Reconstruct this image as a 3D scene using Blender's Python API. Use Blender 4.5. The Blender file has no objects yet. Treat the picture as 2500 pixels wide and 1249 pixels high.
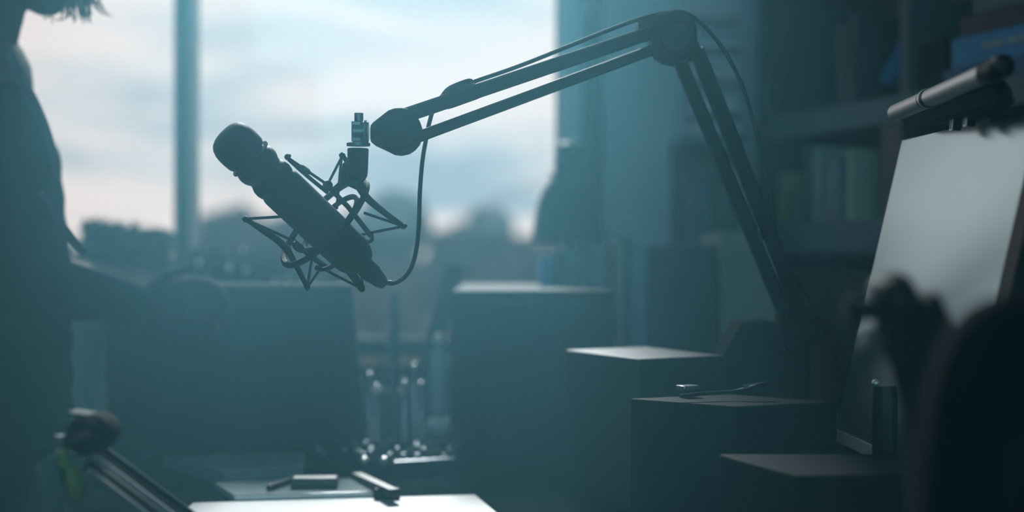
import bpy, bmesh, math, random
from mathutils import Vector, Matrix, noise
random.seed(7)
S = bpy.context.scene
COL = S.collection
F = 2500 * 50.0 / 36.0          # focal length in pixels of the 2500 px wide frame
EYE = 1.02
DESK = 0.70

def P(px, py, d):
    """point at distance d that stands at that place of the view"""
    return Vector(((px - 1250) / F * d, d, EYE - (py - 624.5) / F * d))

# ------------------------------------------------------------------ camera, exposure
cam = bpy.data.cameras.new('camera'); co = bpy.data.objects.new('camera', cam); COL.objects.link(co)
co.location = (0, 0, EYE); co.rotation_euler = (math.pi / 2, 0, 0)
cam.lens = 50; cam.sensor_width = 36; cam.clip_start = .05; cam.clip_end = 500
cam.dof.use_dof = True; cam.dof.focus_distance = 1.6; cam.dof.aperture_fstop = 1.7
S.camera = co
S.view_settings.view_transform = 'Standard'; S.view_settings.look = 'None'
S.view_settings.exposure = 0.0; S.view_settings.gamma = 1.0; S.view_settings.use_curve_mapping = False
try:
    S.cycles.volume_bounces = 0; S.cycles.max_bounces = 5; S.cycles.diffuse_bounces = 3
    S.cycles.glossy_bounces = 3; S.cycles.transparent_max_bounces = 6
    S.cycles.use_denoising = True; S.cycles.sample_clamp_indirect = 3.0
    S.cycles.caustics_reflective = False; S.cycles.caustics_refractive = False
except Exception:
    pass

# ------------------------------------------------------------------ world: pale overcast sky with streaks of cloud
W = bpy.data.worlds.new('overcast_sky'); S.world = W; W.use_nodes = True
nt = W.node_tree; nt.nodes.clear()
def N(t, **k):
    n = nt.nodes.new(t)
    for a, b in k.items(): setattr(n, a, b)
    return n
out = N('ShaderNodeOutputWorld'); bg = N('ShaderNodeBackground'); nt.links.new(bg.outputs[0], out.inputs[0])
tc = N('ShaderNodeTexCoord'); mp = N('ShaderNodeMapping')
mp.inputs['Scale'].default_value = (3.2, 3.2, 17.0); mp.inputs['Location'].default_value = (1.7, .4, 2.2)
nt.links.new(tc.outputs['Generated'], mp.inputs[0])
nz = N('ShaderNodeTexNoise'); nz.inputs['Scale'].default_value = 1.25; nz.inputs['Detail'].default_value = 4; nz.inputs['Roughness'].default_value = .5
nz.inputs['Distortion'].default_value = .5
nt.links.new(mp.outputs[0], nz.inputs[0])
cr = N('ShaderNodeValToRGB'); cr.color_ramp.elements[0].position = .34; cr.color_ramp.elements[1].position = .57
cr.color_ramp.elements[0].color = (.32, .43, .52, 1); cr.color_ramp.elements[1].color = (.85, .81, .80, 1)
e = cr.color_ramp.elements.new(.44); e.color = (.62, .67, .71, 1)
nt.links.new(nz.outputs[0], cr.inputs[0]); nt.links.new(cr.outputs[0], bg.inputs[0])
bg.inputs[1].default_value = 1.12
W.cycles.sampling_method = 'MANUAL'; W.cycles.sample_map_resolution = 256

# the window opening, told to the sampler (a portal gives no light of its own)
WY = 3.0                                  # inner face of the window wall
SILL = EYE - (872 - 624.5) / F * 3.0      # 0.806
WX0, WX1 = -1.18, (1370 - 1250) / F * WY
WTOP = 2.6
pl = bpy.data.lights.new('window_daylight', 'AREA'); po = bpy.data.objects.new('window_daylight', pl); COL.objects.link(po)
pl.shape = 'RECTANGLE'; pl.size = WX1 - WX0; pl.size_y = WTOP - SILL; pl.cycles.is_portal = True
po.location = ((WX0 + WX1) / 2, WY + .16, (WTOP + SILL) / 2); po.rotation_euler = (-math.pi / 2, 0, 0)
# veiled sun high behind the window, and an added fill light behind the viewer
sl = bpy.data.lights.new('veiled_sun', 'SUN'); so_ = bpy.data.objects.new('veiled_sun', sl); COL.objects.link(so_)
sl.energy = 7.0; sl.angle = math.radians(12); sl.color = (.80, .95, 1.0)
so_.rotation_euler = (-math.radians(90 - 34), 0, math.radians(4.3)); so_.location = (0, 6, 5)
al = bpy.data.lights.new('rear_fill_light', 'AREA'); ao = bpy.data.objects.new('rear_fill_light', al); COL.objects.link(ao)
al.shape = 'RECTANGLE'; al.size = 2.2; al.size_y = 1.3; al.energy = 17; al.color = (.32, .85, 1.1)
ao.location = (-.3, -1.5, 1.8); ao.rotation_euler = (math.radians(86), 0, 0)

# ------------------------------------------------------------------ materials
MATS = {}
def mat(name, col, rough=.6, metal=0, spec=.5, var=.12, scale=30, bump=0, emit=None, ior=None, coat=0):
    if name in MATS: return MATS[name]
    m = bpy.data.materials.new(name); m.use_nodes = True; t = m.node_tree
    b = t.nodes['Principled BSDF']
    b.inputs['Roughness'].default_value = rough; b.inputs['Metallic'].default_value = metal
    b.inputs['Specular IOR Level'].default_value = spec
    if ior: b.inputs['IOR'].default_value = ior
    if coat: b.inputs['Coat Weight'].default_value = coat; b.inputs['Coat Roughness'].default_value = .08
    tcn = t.nodes.new('ShaderNodeTexCoord'); n = t.nodes.new('ShaderNodeTexNoise')
    n.inputs['Scale'].default_value = scale; n.inputs['Detail'].default_value = 2
    t.links.new(tcn.outputs['Object'], n.inputs[0])
    r = t.nodes.new('ShaderNodeValToRGB')
    r.color_ramp.elements[0].position = .3; r.color_ramp.elements[1].position = .7
    r.color_ramp.elements[0].color = (*[c * (1 - var) for c in col], 1)
    r.color_ramp.elements[1].color = (*[min(1, c * (1 + var)) for c in col], 1)
    t.links.new(n.outputs[0], r.inputs[0]); t.links.new(r.outputs[0], b.inputs['Base Color'])
    if bump:
        bn = t.nodes.new('ShaderNodeBump'); bn.inputs['Strength'].default_value = bump; bn.inputs['Distance'].default_value = .002
        t.links.new(n.outputs[0], bn.inputs['Height']); t.links.new(bn.outputs[0], b.inputs['Normal'])
    if emit:
        b.inputs['Emission Color'].default_value = (*emit, 1); b.inputs['Emission Strength'].default_value = 1
    MATS[name] = m; return m

black = mat('black_paint', (.004, .006, .007), .6, spec=.15, bump=.1, scale=400)
blackm = mat('matt_black', (.007, .011, .013), .8, spec=.2)
blackg = mat('black_gloss', (.004, .006, .008), .4, spec=.2)
rubber = mat('black_rubber', (.012, .015, .017), .6, spec=.3)
steel = mat('brushed_steel', (.45, .50, .53), .25, metal=1, scale=90)
darksteel = mat('dark_steel', (.10, .12, .13), .3, metal=1)
silver = mat('silver_anodised', (.97, 1.0, 1.0), .45, metal=1, var=.04)
wall_m = mat('blue_grey_plaster', (.62, .74, .88), .9, scale=6, var=.05, bump=.1)
wood_d = mat('dark_stained_wood', (.050, .055, .055), .42, scale=8, var=.3)
desk_m = mat('dark_desk_veneer', (.010, .012, .014), .8, spec=0, scale=12, var=.25)
paper_w = mat('white_coated_paper', (.82, .85, .86), .22, spec=1.0, ior=2.1, var=.02)
frame_m = mat('grey_window_paint', (.03, .04, .048), .9, spec=.1, var=.05)

# ------------------------------------------------------------------ mesh helpers
class MB:
    def __init__(s): s.b = bmesh.new()
    def _add(s, verts, faces):
        vs = [s.b.verts.new(v) for v in verts]
        for f in faces:
            try: s.b.faces.new([vs[i] for i in f])
            except ValueError: pass
        return vs
    def box(s, c, size, rz=0, M=None, bev=0):
        x, y, z = [q / 2 for q in size]
        R = M or Matrix.Rotation(rz, 3, 'Z'); c = Vector(c)
        vs = [c + R @ Vector(p) for p in ((-x,-y,-z),(x,-y,-z),(x,y,-z),(-x,y,-z),(-x,-y,z),(x,-y,z),(x,y,z),(-x,y,z))]
        s._add(vs, ((3,2,1,0),(4,5,6,7),(0,1,5,4),(1,2,6,5),(2,3,7,6),(3,0,4,7))); return s
    def prism(s, pts, vec):
        """closed outline (list of Vectors in one plane) pulled along vec"""
        vec = Vector(vec); n = len(pts)
        vs = [Vector(p) for p in pts] + [Vector(p) + vec for p in pts]
        fs = [tuple(range(n)), tuple(range(2*n-1, n-1, -1))] + [(i, i+n, (i+1) % n + n, (i+1) % n) for i in range(n)]
        s._add(vs, fs); return s
    def tube(s, pts, r, seg=10, cap=True):
        pts = [Vector(p) for p in pts]; rs = r if isinstance(r, (list, tuple)) else [r] * len(pts)
        rings = []; up = None
        for i, p in enumerate(pts):
            t = (pts[min(i+1, len(pts)-1)] - pts[max(i-1, 0)]).normalized()
            if up is None: up = t.orthogonal().normalized()
            up = (up - t * up.dot(t)).normalized() if (up - t * up.dot(t)).length > 1e-6 else t.orthogonal().normalized()
            w = t.cross(up)
            rings.append([s.b.verts.new(p + (up * math.cos(a) + w * math.sin(a)) * rs[i]) for a in [2*math.pi*k/seg for k in range(seg)]])
        for a, b in zip(rings, rings[1:]):
            for k in range(seg): s.b.faces.new((a[k], a[(k+1) % seg], b[(k+1) % seg], b[k]))
        if cap:
            s.b.faces.new(rings[0][::-1]); s.b.faces.new(rings[-1])
        return s
    def bar(s, a, b, w, h, up=(0, 0, 1)):
        """rectangular bar from a to b"""
        a, b = Vector(a), Vector(b); t = (b - a).normalized(); u = Vector(up); u = (u - t * u.dot(t)).normalized(); v = t.cross(u)
        q = [(-1,-1),(1,-1),(1,1),(-1,1)]
        s._add([a + v*w/2*i + u*h/2*j for i, j in q] + [b + v*w/2*i + u*h/2*j for i, j in q],
               ((3,2,1,0),(4,5,6,7),(0,1,5,4),(1,2,6,5),(2,3,7,6),(3,0,4,7))); return s
    def lathe(s, base, axis, prof, seg=32):
        """prof: (distance along axis, radius)"""
        base = Vector(base); a = Vector(axis).normalized(); u = a.orthogonal().normalized(); w = a.cross(u); rings = []
        for h, r in prof:
            if r < 1e-6: rings.append([s.b.verts.new(base + a*h)])
            else: rings.append([s.b.verts.new(base + a*h + (u*math.cos(2*math.pi*k/seg) + w*math.sin(2*math.pi*k/seg))*r) for k in range(seg)])
        for A, B in zip(rings, rings[1:]):
            for k in range(seg):
                k2 = (k+1) % seg
                if len(A) == 1 and len(B) == 1: continue
                if len(A) == 1: s.b.faces.new((A[0], B[k2], B[k]))
                elif len(B) == 1: s.b.faces.new((A[k], A[k2], B[0]))
                else: s.b.faces.new((A[k], A[k2], B[k2], B[k]))
        for R, fl in ((rings[0], 1), (rings[-1], 0)):
            if len(R) > 1: s.b.faces.new(R[::-1] if fl else R)
        return s
    def ball(s, c, r, sub=2, M=None):
        res = bmesh.ops.create_icosphere(s.b, subdivisions=sub, radius=1)
        r = Vector((r, r, r)) if isinstance(r, (int, float)) else Vector(r)
        for v in res['verts']:
            q = Vector((v.co.x*r.x, v.co.y*r.y, v.co.z*r.z))
            v.co = (M @ q if M else q) + Vector(c)
        return s
    def torus(s, c, e1, e2, r1, r2, rt, seg=40, a0=0, a1=2*math.pi):
        full = abs(a1 - a0 - 2*math.pi) < 1e-6
        n = seg + (0 if full else 1)
        pts = [Vector(c) + Vector(e1)*math.cos(a0+(a1-a0)*k/seg)*r1 + Vector(e2)*math.sin(a0+(a1-a0)*k/seg)*r2 for k in range(n)]
        if full: pts = pts + pts[:2]
        return s.tube(pts, rt, 8, cap=not full)
    def build(s, name, m, parent=None, smooth=None, bevel=0, wn=None):
        me = bpy.data.meshes.new(name)
        bmesh.ops.recalc_face_normals(s.b, faces=s.b.faces)
        s.b.to_mesh(me); s.b.free()
        o = bpy.data.objects.new(name, me); COL.objects.link(o); me.materials.append(m)
        if parent is not None:
            o.parent = parent; o.matrix_parent_inverse = parent.matrix_world.inverted()
        if bevel:
            bv = o.modifiers.new('bevel', 'BEVEL'); bv.width = bevel; bv.segments = 2; bv.limit_method = 'ANGLE'; bv.angle_limit = .6
        if smooth is not False:
            for p in me.polygons: p.use_smooth = True
            me.set_sharp_from_angle(angle=smooth or .7)
        return o

def tag(o, label=None, cat=None, group=None, kind=None):
    if label: o['label'] = label
    if cat: o['category'] = cat
    if group: o['group'] = group
    if kind: o['kind'] = kind
    return o
def thing(name, loc, label, cat, group=None):
    o = bpy.data.objects.new(name, None); COL.objects.link(o); o.location = loc; o.empty_display_size = .05
    bpy.context.view_layer.update()
    return tag(o, label, cat, group)
def struct(o): o['kind'] = 'structure'; return o

def spline(pts, n=8):
    pts = [Vector(p) for p in pts]; q = [pts[0]] + pts + [pts[-1]]; outp = []
    for i in range(1, len(q) - 2):
        for k in range(n):
            t = k / n; a, b, c, d = q[i-1], q[i], q[i+1], q[i+2]
            outp.append(.5 * ((2*b) + (-a + c)*t + (2*a - 5*b + 4*c - d)*t*t + (-a + 3*b - 3*c + d)*t*t*t))
    outp.append(pts[-1]); return outp

# ------------------------------------------------------------------ the room
X0, X1, Y0, Z1 = -2.3, 1.7, -1.6, 2.8
struct(MB().box(((X0+X1)/2, (Y0+WY)/2, -.05), (X1-X0+.4, WY-Y0+.4, .1)).build('floor', mat('grey_carpet', (.04,.045,.05), .95, scale=80, bump=.4)))
struct(MB().box(((X0+X1)/2, (Y0+WY)/2, Z1+.05), (X1-X0+.4, WY-Y0+.4, .1)).build('ceiling', mat('ceiling_paint', (.35,.42,.45), .9)))
struct(MB().box((X0-.1, (Y0+WY)/2, Z1/2), (.2, WY-Y0+.4, Z1)).build('wall_left', wall_m))
struct(MB().box((X1+.1, (Y0+WY)/2, Z1/2), (.2, WY-Y0+.4, Z1)).build('wall_right', wall_m))
struct(MB().box(((X0+X1)/2, Y0-.1, Z1/2), (X1-X0, .2, Z1)).build('wall_back', mat('dark_wall', (.05,.07,.08), .9)))
b = MB()
b.box(((WX1+X1)/2, WY+.1, Z1/2), (X1-WX1, .2, Z1)); b.box(((X0+WX0)/2, WY+.1, Z1/2), (WX0-X0, .2, Z1))
b.box(((WX0+WX1)/2, WY+.1, SILL/2), (WX1-WX0, .2, SILL)); b.box(((WX0+WX1)/2, WY+.1, (WTOP+Z1)/2), (WX1-WX0, .2, Z1-WTOP))
struct(b.build('wall_window', wall_m))
# window: frame, mullion, panes, sill
win = bpy.data.objects.new('window_1', None); COL.objects.link(win); struct(win); win.location = ((WX0+WX1)/2, WY+.1, SILL)
bpy.context.view_layer.update()
mx0, mx1 = (421-1250)/F*WY, (461-1250)/F*WY
fr = MB(); t_ = .035
fr.box(((WX0+WX1)/2, WY+.11, SILL+t_/2), (WX1-WX0, .07, t_)); fr.box(((WX0+WX1)/2, WY+.11, WTOP-t_/2), (WX1-WX0, .07, t_))
fr.box((WX0+t_/2, WY+.11, (SILL+WTOP)/2), (t_, .07, WTOP-SILL-2*t_)); fr.box((WX1-.004, WY+.11, (SILL+WTOP)/2), (.008, .07, WTOP-SILL-2*t_))
fr.build('window_frame', frame_m, win, bevel=.003)
MB().box(((mx0+mx1)/2, WY+.06, (SILL+WTOP)/2), (mx1-mx0, .10, WTOP-SILL-2*t_)).build('mullion', mat('mullion_paint', (.14,.15,.16), .55), win, bevel=.003)
gm = bpy.data.materials.new('window_glass'); gm.use_nodes = True; g = gm.node_tree; g.nodes.clear()
go = g.nodes.new('ShaderNodeOutputMaterial'); gx = g.nodes.new('ShaderNodeMixShader'); gt = g.nodes.new('ShaderNodeBsdfTransparent'); gg = g.nodes.new('ShaderNodeBsdfGlossy')
gt.inputs[0].default_value = (.97, .99, 1, 1); gg.inputs['Roughness'].default_value = .02; gx.inputs[0].default_value = .04
g.links.new(gt.outputs[0], gx.inputs[1]); g.links.new(gg.outputs[0], gx.inputs[2]); g.links.new(gx.outputs[0], go.inputs[0])
for a, c in ((WX0+t_, mx0), (mx1, WX1-.008)):
    MB().box(((a+c)/2, WY+.125, (SILL+WTOP)/2), (c-a, .006, WTOP-SILL-2*t_)).build('pane', gm, win, smooth=False)
struct(MB().box(((WX0+WX1)/2, WY-.05, SILL-.0125), (WX1-WX0+.1, .30, .025)).build('trim_sill', mat('oak_sill', (.06,.038,.022), .9, spec=0, scale=14), bevel=.003))
# curtain fold beside the window, narrow blue grey drape
cp = []
nseg = 40; xa, xb = (1425-1250)/F*2.9, (1476-1250)/F*2.9
for k in range(nseg+1): cp.append(Vector((xa + (xb-xa)*k/nseg, 2.955 + .012*math.sin(k/nseg*math.pi*5), .03)))
for k in range(nseg, -1, -1): cp.append(Vector((xa + (xb-xa)*k/nseg, 2.963 + .012*math.sin(k/nseg*math.pi*5), .03)))
b = MB(); b.prism(cp, (0, 0, 2.42))
o = b.build('curtain', mat('curtain_cloth', (.10,.155,.185), .9), smooth=1.2); tag(o, 'narrow dark blue grey curtain drawn aside right of the window', 'curtain')

# ------------------------------------------------------------------ outside: lawn and trees
struct(MB().box((0, 160, -3.1), (420, 300, .2)).build('ground', mat('hazy_grass', (.06,.055,.058), .95, scale=.4)))
leaf = mat('hazy_leaves', (.048,.045,.045), .9, scale=3, var=.25)
bark = mat('bark', (.06,.06,.055), .9)
def tree(px, py_top, wpx, d, label):
    top = P(px, py_top, d); R = wpx / F * d / 2; g0 = -3.0
    t = thing('tree', (top.x, d, g0), label, 'tree', 'trees outside the window')
    c = MB(); rnd = random.Random(px)
    cz = top.z - R
    for k in range(16):
        a = rnd.uniform(0, 6.28); q = rnd.uniform(0, .6)*R; zz = rnd.uniform(-1.7, .45)*R
        rr = R*rnd.uniform(.38, .55)
        c.ball((top.x+q*math.cos(a), d+q*math.sin(a), cz+zz), rr, 4)
    c.ball((top.x, d, cz+R*.2), R*.78, 4); c.ball((top.x, d, cz-R*1.1), R*.95, 3); c.ball((top.x, d, cz-R*2.3), R*.9, 3)
    c.b.normal_update()
    for v in c.b.verts:
        q = v.co/R; v.co += v.normal*R*(.20*noise.noise(q*2.2) + .20*noise.noise(q*6) + .12*noise.noise(q*13))
    c.build('crown', leaf, t)
    MB().tube([(top.x, d, g0), (top.x+.1, d, (g0+cz)/2), (top.x, d, cz)], [.3, .22, .12], 8).build('trunk', bark, t)
for a in ((585, 505, 190, 14, 'hazy tree outside just right of the window mullion'),
          (800, 560, 190, 16, 'hazy tree outside mostly hidden behind the microphone'),
          (955, 468, 230, 13, 'tallest rounded tree outside, directly behind the hanging cable'),
          (1075, 560, 90, 17, 'low tree in the gap between two taller crowns outside'),
          (1195, 505, 150, 13, 'rounded tree outside left of the black lamp shade'),
          (1330, 585, 150, 15, 'low tree outside behind the black lamp shade'),
          (300, 556, 200, 15, 'low spreading tree outside left of the window mullion'),
          (120, 560, 170, 16, 'low tree outside beside the person in dark jacket'),
          (690, 530, 240, 18, 'broad tree outside behind the shock mount'),
          (500, 575, 120, 19, 'small tree outside touching the right side of the mullion'),
          (870, 520, 160, 19, 'darker tree outside behind the tail of the microphone'),
          (1130, 545, 130, 20, 'far tree outside between the tallest crown and the rounded one'),
          (1265, 570, 130, 20, 'far tree outside just left of the lamp shade rim')):
    tree(*a)

# ------------------------------------------------------------------ desk
d_ = thing('desk', (.2, 2.15, 0), 'long dark desk in front of the window carrying all the equipment', 'desk')
MB().prism([(-.58,1.48,DESK-.03),(1.0,1.48,DESK-.03),(.88,1.80,DESK-.03),(.50,2.84,DESK-.03),(-.58,2.84,DESK-.03)], (0,0,.03)).build('desk_top', desk_m, d_, bevel=.002)
for x, y in ((-.54,1.54),(.92,1.54),(-.54,2.78),(.46,2.78)):
    if 1:
        MB().box((x, y, (DESK-.03)/2), (.05, .05, DESK-.03)).build('leg', darksteel, d_, bevel=.002)

# ------------------------------------------------------------------ microphone in its shock mount
MD = 1.6; SL = math.tan(math.radians(22))     # the head leans towards the viewer
def sd(px, py): return (px + py) / math.sqrt(2)
def MP(px, py, off=0):
    d = MD + (sd(px, py) - 885) / F * MD * SL
    return P(px, py, d + off)
A = MP(545, 324.6); B = MP(934.8, 691.6); axis = (B - A); L = axis.length; axis.normalize()
k_ = L / 535.0; rk = MD / F
mic = thing('microphone', tuple((A+B)/2), 'large dark condenser microphone hung head up in a spider shock mount', 'microphone')
def prof(l): return [((s - 615) * k_, r * rk) for s, r in l]
MB().lathe(A, axis, prof([(613,0),(613.6,18),(616,31),(621,41),(629,48),(641,53),(655,55),(672,55),(686,54),(692,51)]), 40).build('grille', mat('mic_grille', (.008,.010,.012), .6, metal=0, scale=600, bump=.3, spec=.1), mic)
MB().lathe(A, axis, prof([(691,45),(700,45),(705,48),(712,53),(722,55),(732,54),(741,50),(746,47),(751,47)]), 40).build('collar', rubber, mic)
MB().lathe(A, axis, prof([(750,46),(757,50),(764,53),(776,54),(786,52),(790,50),(797,53),(806,54),(860,54),(1000,53),(1040,52),(1052,49),(1064,44),(1076,36),(1082,26),(1084,0)]), 40).build('body', black, mic)
MB().lathe(A, axis, prof([(1083,0),(1083,25),(1108,26),(1116,25),(1122,22),(1140,19),(1152,14),(1155,12),(1156,0)]), 32).build('connector', blackm, mic)
MB().lathe(A, axis, prof([(700,56.2),(702,56.8),(703.5,56.2)]), 40).build('trim_ring', blackm, mic)
# shock mount
sm = thing('shock_mount', tuple(MP(790, 545)), 'wire spider shock mount with elastic cords holding the microphone', 'shock mount')
e1 = Vector((1, 0, 1)).normalized(); e1 = (e1 - axis*e1.dot(axis)).normalized(); e2 = axis.cross(e1).normalized()
cen = MP(793, 541)
MB().torus(cen, e1, e2, 140*rk, 140*rk, 8.2*rk, 56).build('outer_ring', black, sm)
cen2 = MP(808, 545)
MB().torus(cen2, e1, e2, 88*rk, 88*rk, 7*rk, 48).build('inner_ring', black, sm)
tips = {'a': (836,380), 'b': (985,552), 'c': (600,535), 'd': (750,700), 'e': (702,383), 'f': (884,705)}
# arms of the outer frame: wide at the ring, tapering to forked tips
def arm(pts, w, name='arm'):
    q = spline([MP(*p) for p in pts], 5); n = len(q)
    MB().tube(q, [(w[0] + (w[1]-w[0])*i/(n-1))*rk for i in range(n)], 10).build(name, black, sm)
arm([(868,418), (852,400), (837,380)], (9, 5)); arm([(870,440), (892,478), (930,512), (985,553)], (11, 7))
arm([(704,612), (680,588), (645,565), (600,534)], (10, 6)); arm([(700,605), (722,645), (750,700)], (8, 6))
arm([(704,388), (745,425), (800,470)], (5, 5)); arm([(850,655), (868,680), (884,705)], (12, 9))
for t_n, dirs in (('a', (-5,-6)), ('b', (6,2)), ('c', (-6,-4)), ('d', (2,7)), ('e', (5,-2)), ('f', (3,3))):
    p = tips[t_n]
    f = MB(); f.ball(MP(*p), 8*rk, 2)
    f.tube([MP(*p), MP(p[0]+dirs[0]+3, p[1]+dirs[1]-3)], 3*rk, 6); f.tube([MP(*p), MP(p[0]+dirs[0]-3, p[1]+dirs[1]+3)], 3*rk, 6)
    f.build('cord_hook', black, sm)
# rails beside the body with their cleats
MB().tube([MP(798,452), MP(850,505), MP(906,576)], 6.5*rk, 8).build('rail', black, sm)
MB().tube([MP(716,588,.01), MP(760,625,.01), MP(800,655,.01)], 7*rk, 8).build('rail', black, sm)
MB().torus(MP(800,453), (1,0,0), (0,0,1), 9*rk, 9*rk, 4*rk, 16).build('cleat', black, sm)
MB().tube(spline([MP(906,570), MP(908,585), MP(896,590), MP(884,580)], 4), 5*rk, 8).build('cleat', black, sm)
MB().tube(spline([MP(716,590), MP(722,604), MP(736,612), MP(750,606)], 4), 6*rk, 8).build('cleat', black, sm)
MB().tube(spline([MP(770,652), MP(785,657), MP(800,654), MP(815,648)], 4), 6*rk, 8).build('cleat', black, sm)
cords = [((700,383),(800,451)), ((836,380),(800,450)), ((834,380),(822,510)), ((985,552),(888,519)), ((985,552),(880,573)),
         ((600,534),(700,528)), ((600,535),(722,590)), ((750,700),(768,590)), ((751,700),(786,650)), ((884,705),(778,650)), ((886,705),(880,650))]
for a, c in cords:
    MB().tube([MP(*a), MP(*c, .004)], 3.6*rk, 6).build('elastic_cord', rubber, sm)
MB().tube([MP(732,404), MP(737,408), MP(752,419), MP(757,423)], [3.6*rk, 7*rk, 7*rk, 3.6*rk], 8).build('cord_sleeve', rubber, sm)
# yoke to the arm
MB().prism([MP(x, y, -.009) for x, y in ((836,398),(847,392),(880,438),(876,452),(890,478),(872,464),(845,452),(822,455),(806,462),(830,440))], (0, .018, 0)).build('yoke', black, sm, bevel=.002)
cyl = MP(874, 362)
MB().lathe(cyl, P(873,440,MD)-P(874,362,MD), [(0,24*rk),(2*rk,26*rk),(50*rk,25*rk),(66*rk,24*rk),(76*rk,19*rk),(81*rk,12*rk)], 32).build('thread_sleeve', black, sm)
# swivel
MB().lathe(P(875,349,1.6), (0,0,-1), [(0,29*rk),(7*rk,29*rk)], 32).build('washer', darksteel, sm)

# ------------------------------------------------------------------ boom arm
ba = thing('boom_arm', (.362, 1.79, DESK), 'large black sprung boom arm reaching across the window with the microphone', 'microphone arm')
E = 1.72; BS = 1.79
def dl(px, a=(975, 1.6), c=(1650, E)): return a[1] + (c[1]-a[1])*(px-a[0])/(c[0]-a[0])
def dlow(py): return E + (BS-E)*(py-90)/(780-90)
MB().tube([P(876,276,1.6), P(876,352,1.6)], 11*rk, 16).build('swivel_bolt', darksteel, ba)
b = MB(); b.tube([P(862,322,1.6), P(900,322,1.6)], 26*rk, 24); b.box(P(872,322,1.6), (24*rk, 40*rk, 50*rk)); b.build('swivel_block', darksteel, ba, bevel=.001)
MB().torus(P(893,322,1.6), (0,1,0), (0,0,1), 27*rk, 27*rk, 4*rk, 24).build('swivel_ring', steel, ba)
outl = [(903,303),(935,278),(948,268),(962,263),(978,262),(994,264),(1008,272),(1020,288),(1027,308),(1027,330),(1020,348),(1008,362),(994,371),(975,375),(958,373),(944,366),(903,347)]
MB().prism([P(x, y, 1.6-.020) for x, y in outl], (0, .040, 0)).build('head_joint', black, ba, bevel=.004)
MB().lathe(P(975,318,1.6-.027), (0,1,0), [(0,0),(0,38*rk),(.002,44*rk),(.052,44*rk),(.054,38*rk),(.054,0)], 32).build('joint_cap', blackg, ba)
def tubes(p1, p2, d1, d2, w, nm, off=0, depth=None):
    MB().bar(P(*p1, d1+off), P(*p2, d2+off), depth or w*rk, w*rk, up=(0,0,1)).build(nm, black, ba, bevel=.0022)
tubes((985,283), (1612,72), 1.6, 1.715, 36, 'upper_tube', -.006)
tubes((1010,338), (1620,112), 1.6, 1.715, 28, 'lower_tube', .006)
MB().bar(P(1085,248,1.615), P(1162,221,1.63), 46*rk, 42*rk).build('cable_clip', black, ba, bevel=.004)
MB().tube(spline([P(1083,232,1.614), P(1100,215,1.617), P(1145,198,1.627), P(1150,206,1.628)], 4), 7*rk, 8).build('clip_strap', black, ba)
# elbow
el = [(1558,46),(1585,38),(1600,36),(1625,27),(1645,23),(1668,24),(1690,38),(1702,62),(1703,98),(1712,112),(1716,132),(1702,140),(1688,137),(1668,146),(1652,150),(1628,145),(1606,133),(1592,110),(1588,84),(1560,84)]
MB().prism([P(x, y, E-.024) for x, y in el], (0, .048, 0)).build('elbow_joint', black, ba, bevel=.005)
MB().lathe(P(1650,92,E-.034), (0,1,0), [(0,0),(0,36*rk),(.003,42*rk),(.065,42*rk),(.068,36*rk),(.068,0)], 32).build('elbow_cap', blackg, ba)
MB().bar(P(1652,130,E+.006), P(1925,790,BS), .016, .0165, up=(1,0,0)).build('fore_strut', black, ba, bevel=.002)
MB().bar(P(1700,120,E-.004), P(1966,790,BS-.004), .016, .018, up=(1,0,0)).build('rear_strut', black, ba, bevel=.002)
MB().lathe(P(1942,765,BS-.030), (0,1,0), [(0,0),(0,18*rk),(.003,24*rk),(.055,24*rk),(.058,18*rk),(.058,0)], 24).build('base_knob', black, ba)
b = MB(); b.prism([P(x, y, BS-.018) for x, y in ((1903,765),(1935,745),(1975,745),(1998,775),(2000,830),(1985,860),(1925,860),(1905,830))], (0,.036,0)); b.build('base_joint', black, ba, bevel=.004)
pb = P(1955, 850, BS)
MB().tube([pb, (pb.x, pb.y, DESK+.03)], .012, 16).build('post', black, ba)
MB().lathe((pb.x, pb.y, DESK), (0,0,1), [(0,.045),(.012,.045),(.018,.040),(.032,.020),(.034,0)], 32).build('base_plate', black, ba)
# springs between struts glimpsed with small bright ends
MB().tube([P(1862,585,1.765), P(1852,560,1.765)], .006, 8).build('spring_end', steel, ba)
# cable
cb = [(948,690,1.655),(965,690,1.65),(988,676,1.645),(1005,650,1.64),(1017,605,1.63),(1023,540,1.62),(1025,470,1.62),(1031,395,1.62),(1041,335,1.625),(1048,300,1.63),(1060,262,1.632),(1078,236,1.63),(1100,222,1.628),(1150,202,1.632),(1270,160,1.645),(1400,108,1.668),(1490,72,1.685),(1560,47,1.70),(1620,32,1.705),(1668,30,1.715),(1705,52,1.72),(1745,92,1.725),(1775,135,1.73),(1808,200,1.735),(1832,270,1.74),(1852,345,1.745),(1870,415,1.75),(1884,480,1.755),(1892,535,1.76),(1900,590,1.765),(1925,650,1.775),(1960,705,1.78),(2000,775,1.79),(2035,850,1.82),(2055,930,1.86),(2050,985,1.90)]
ce = [P(*c) for c in cb]; last = Vector((.44, 1.96, DESK+.008))
o = MB().tube(spline(ce + [Vector((.435,1.94,.80)), last, Vector((.47, 2.05, DESK+.008))], 6), 5.6*rk, 10).build('microphone_cable', rubber)
tag(o, 'black microphone cable looping from the microphone over the boom arm', 'cable')
MB().tube([P(948,690,1.655), P(957,691,1.652)], 7*rk, 10).build('strain_relief', rubber, o)

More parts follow.
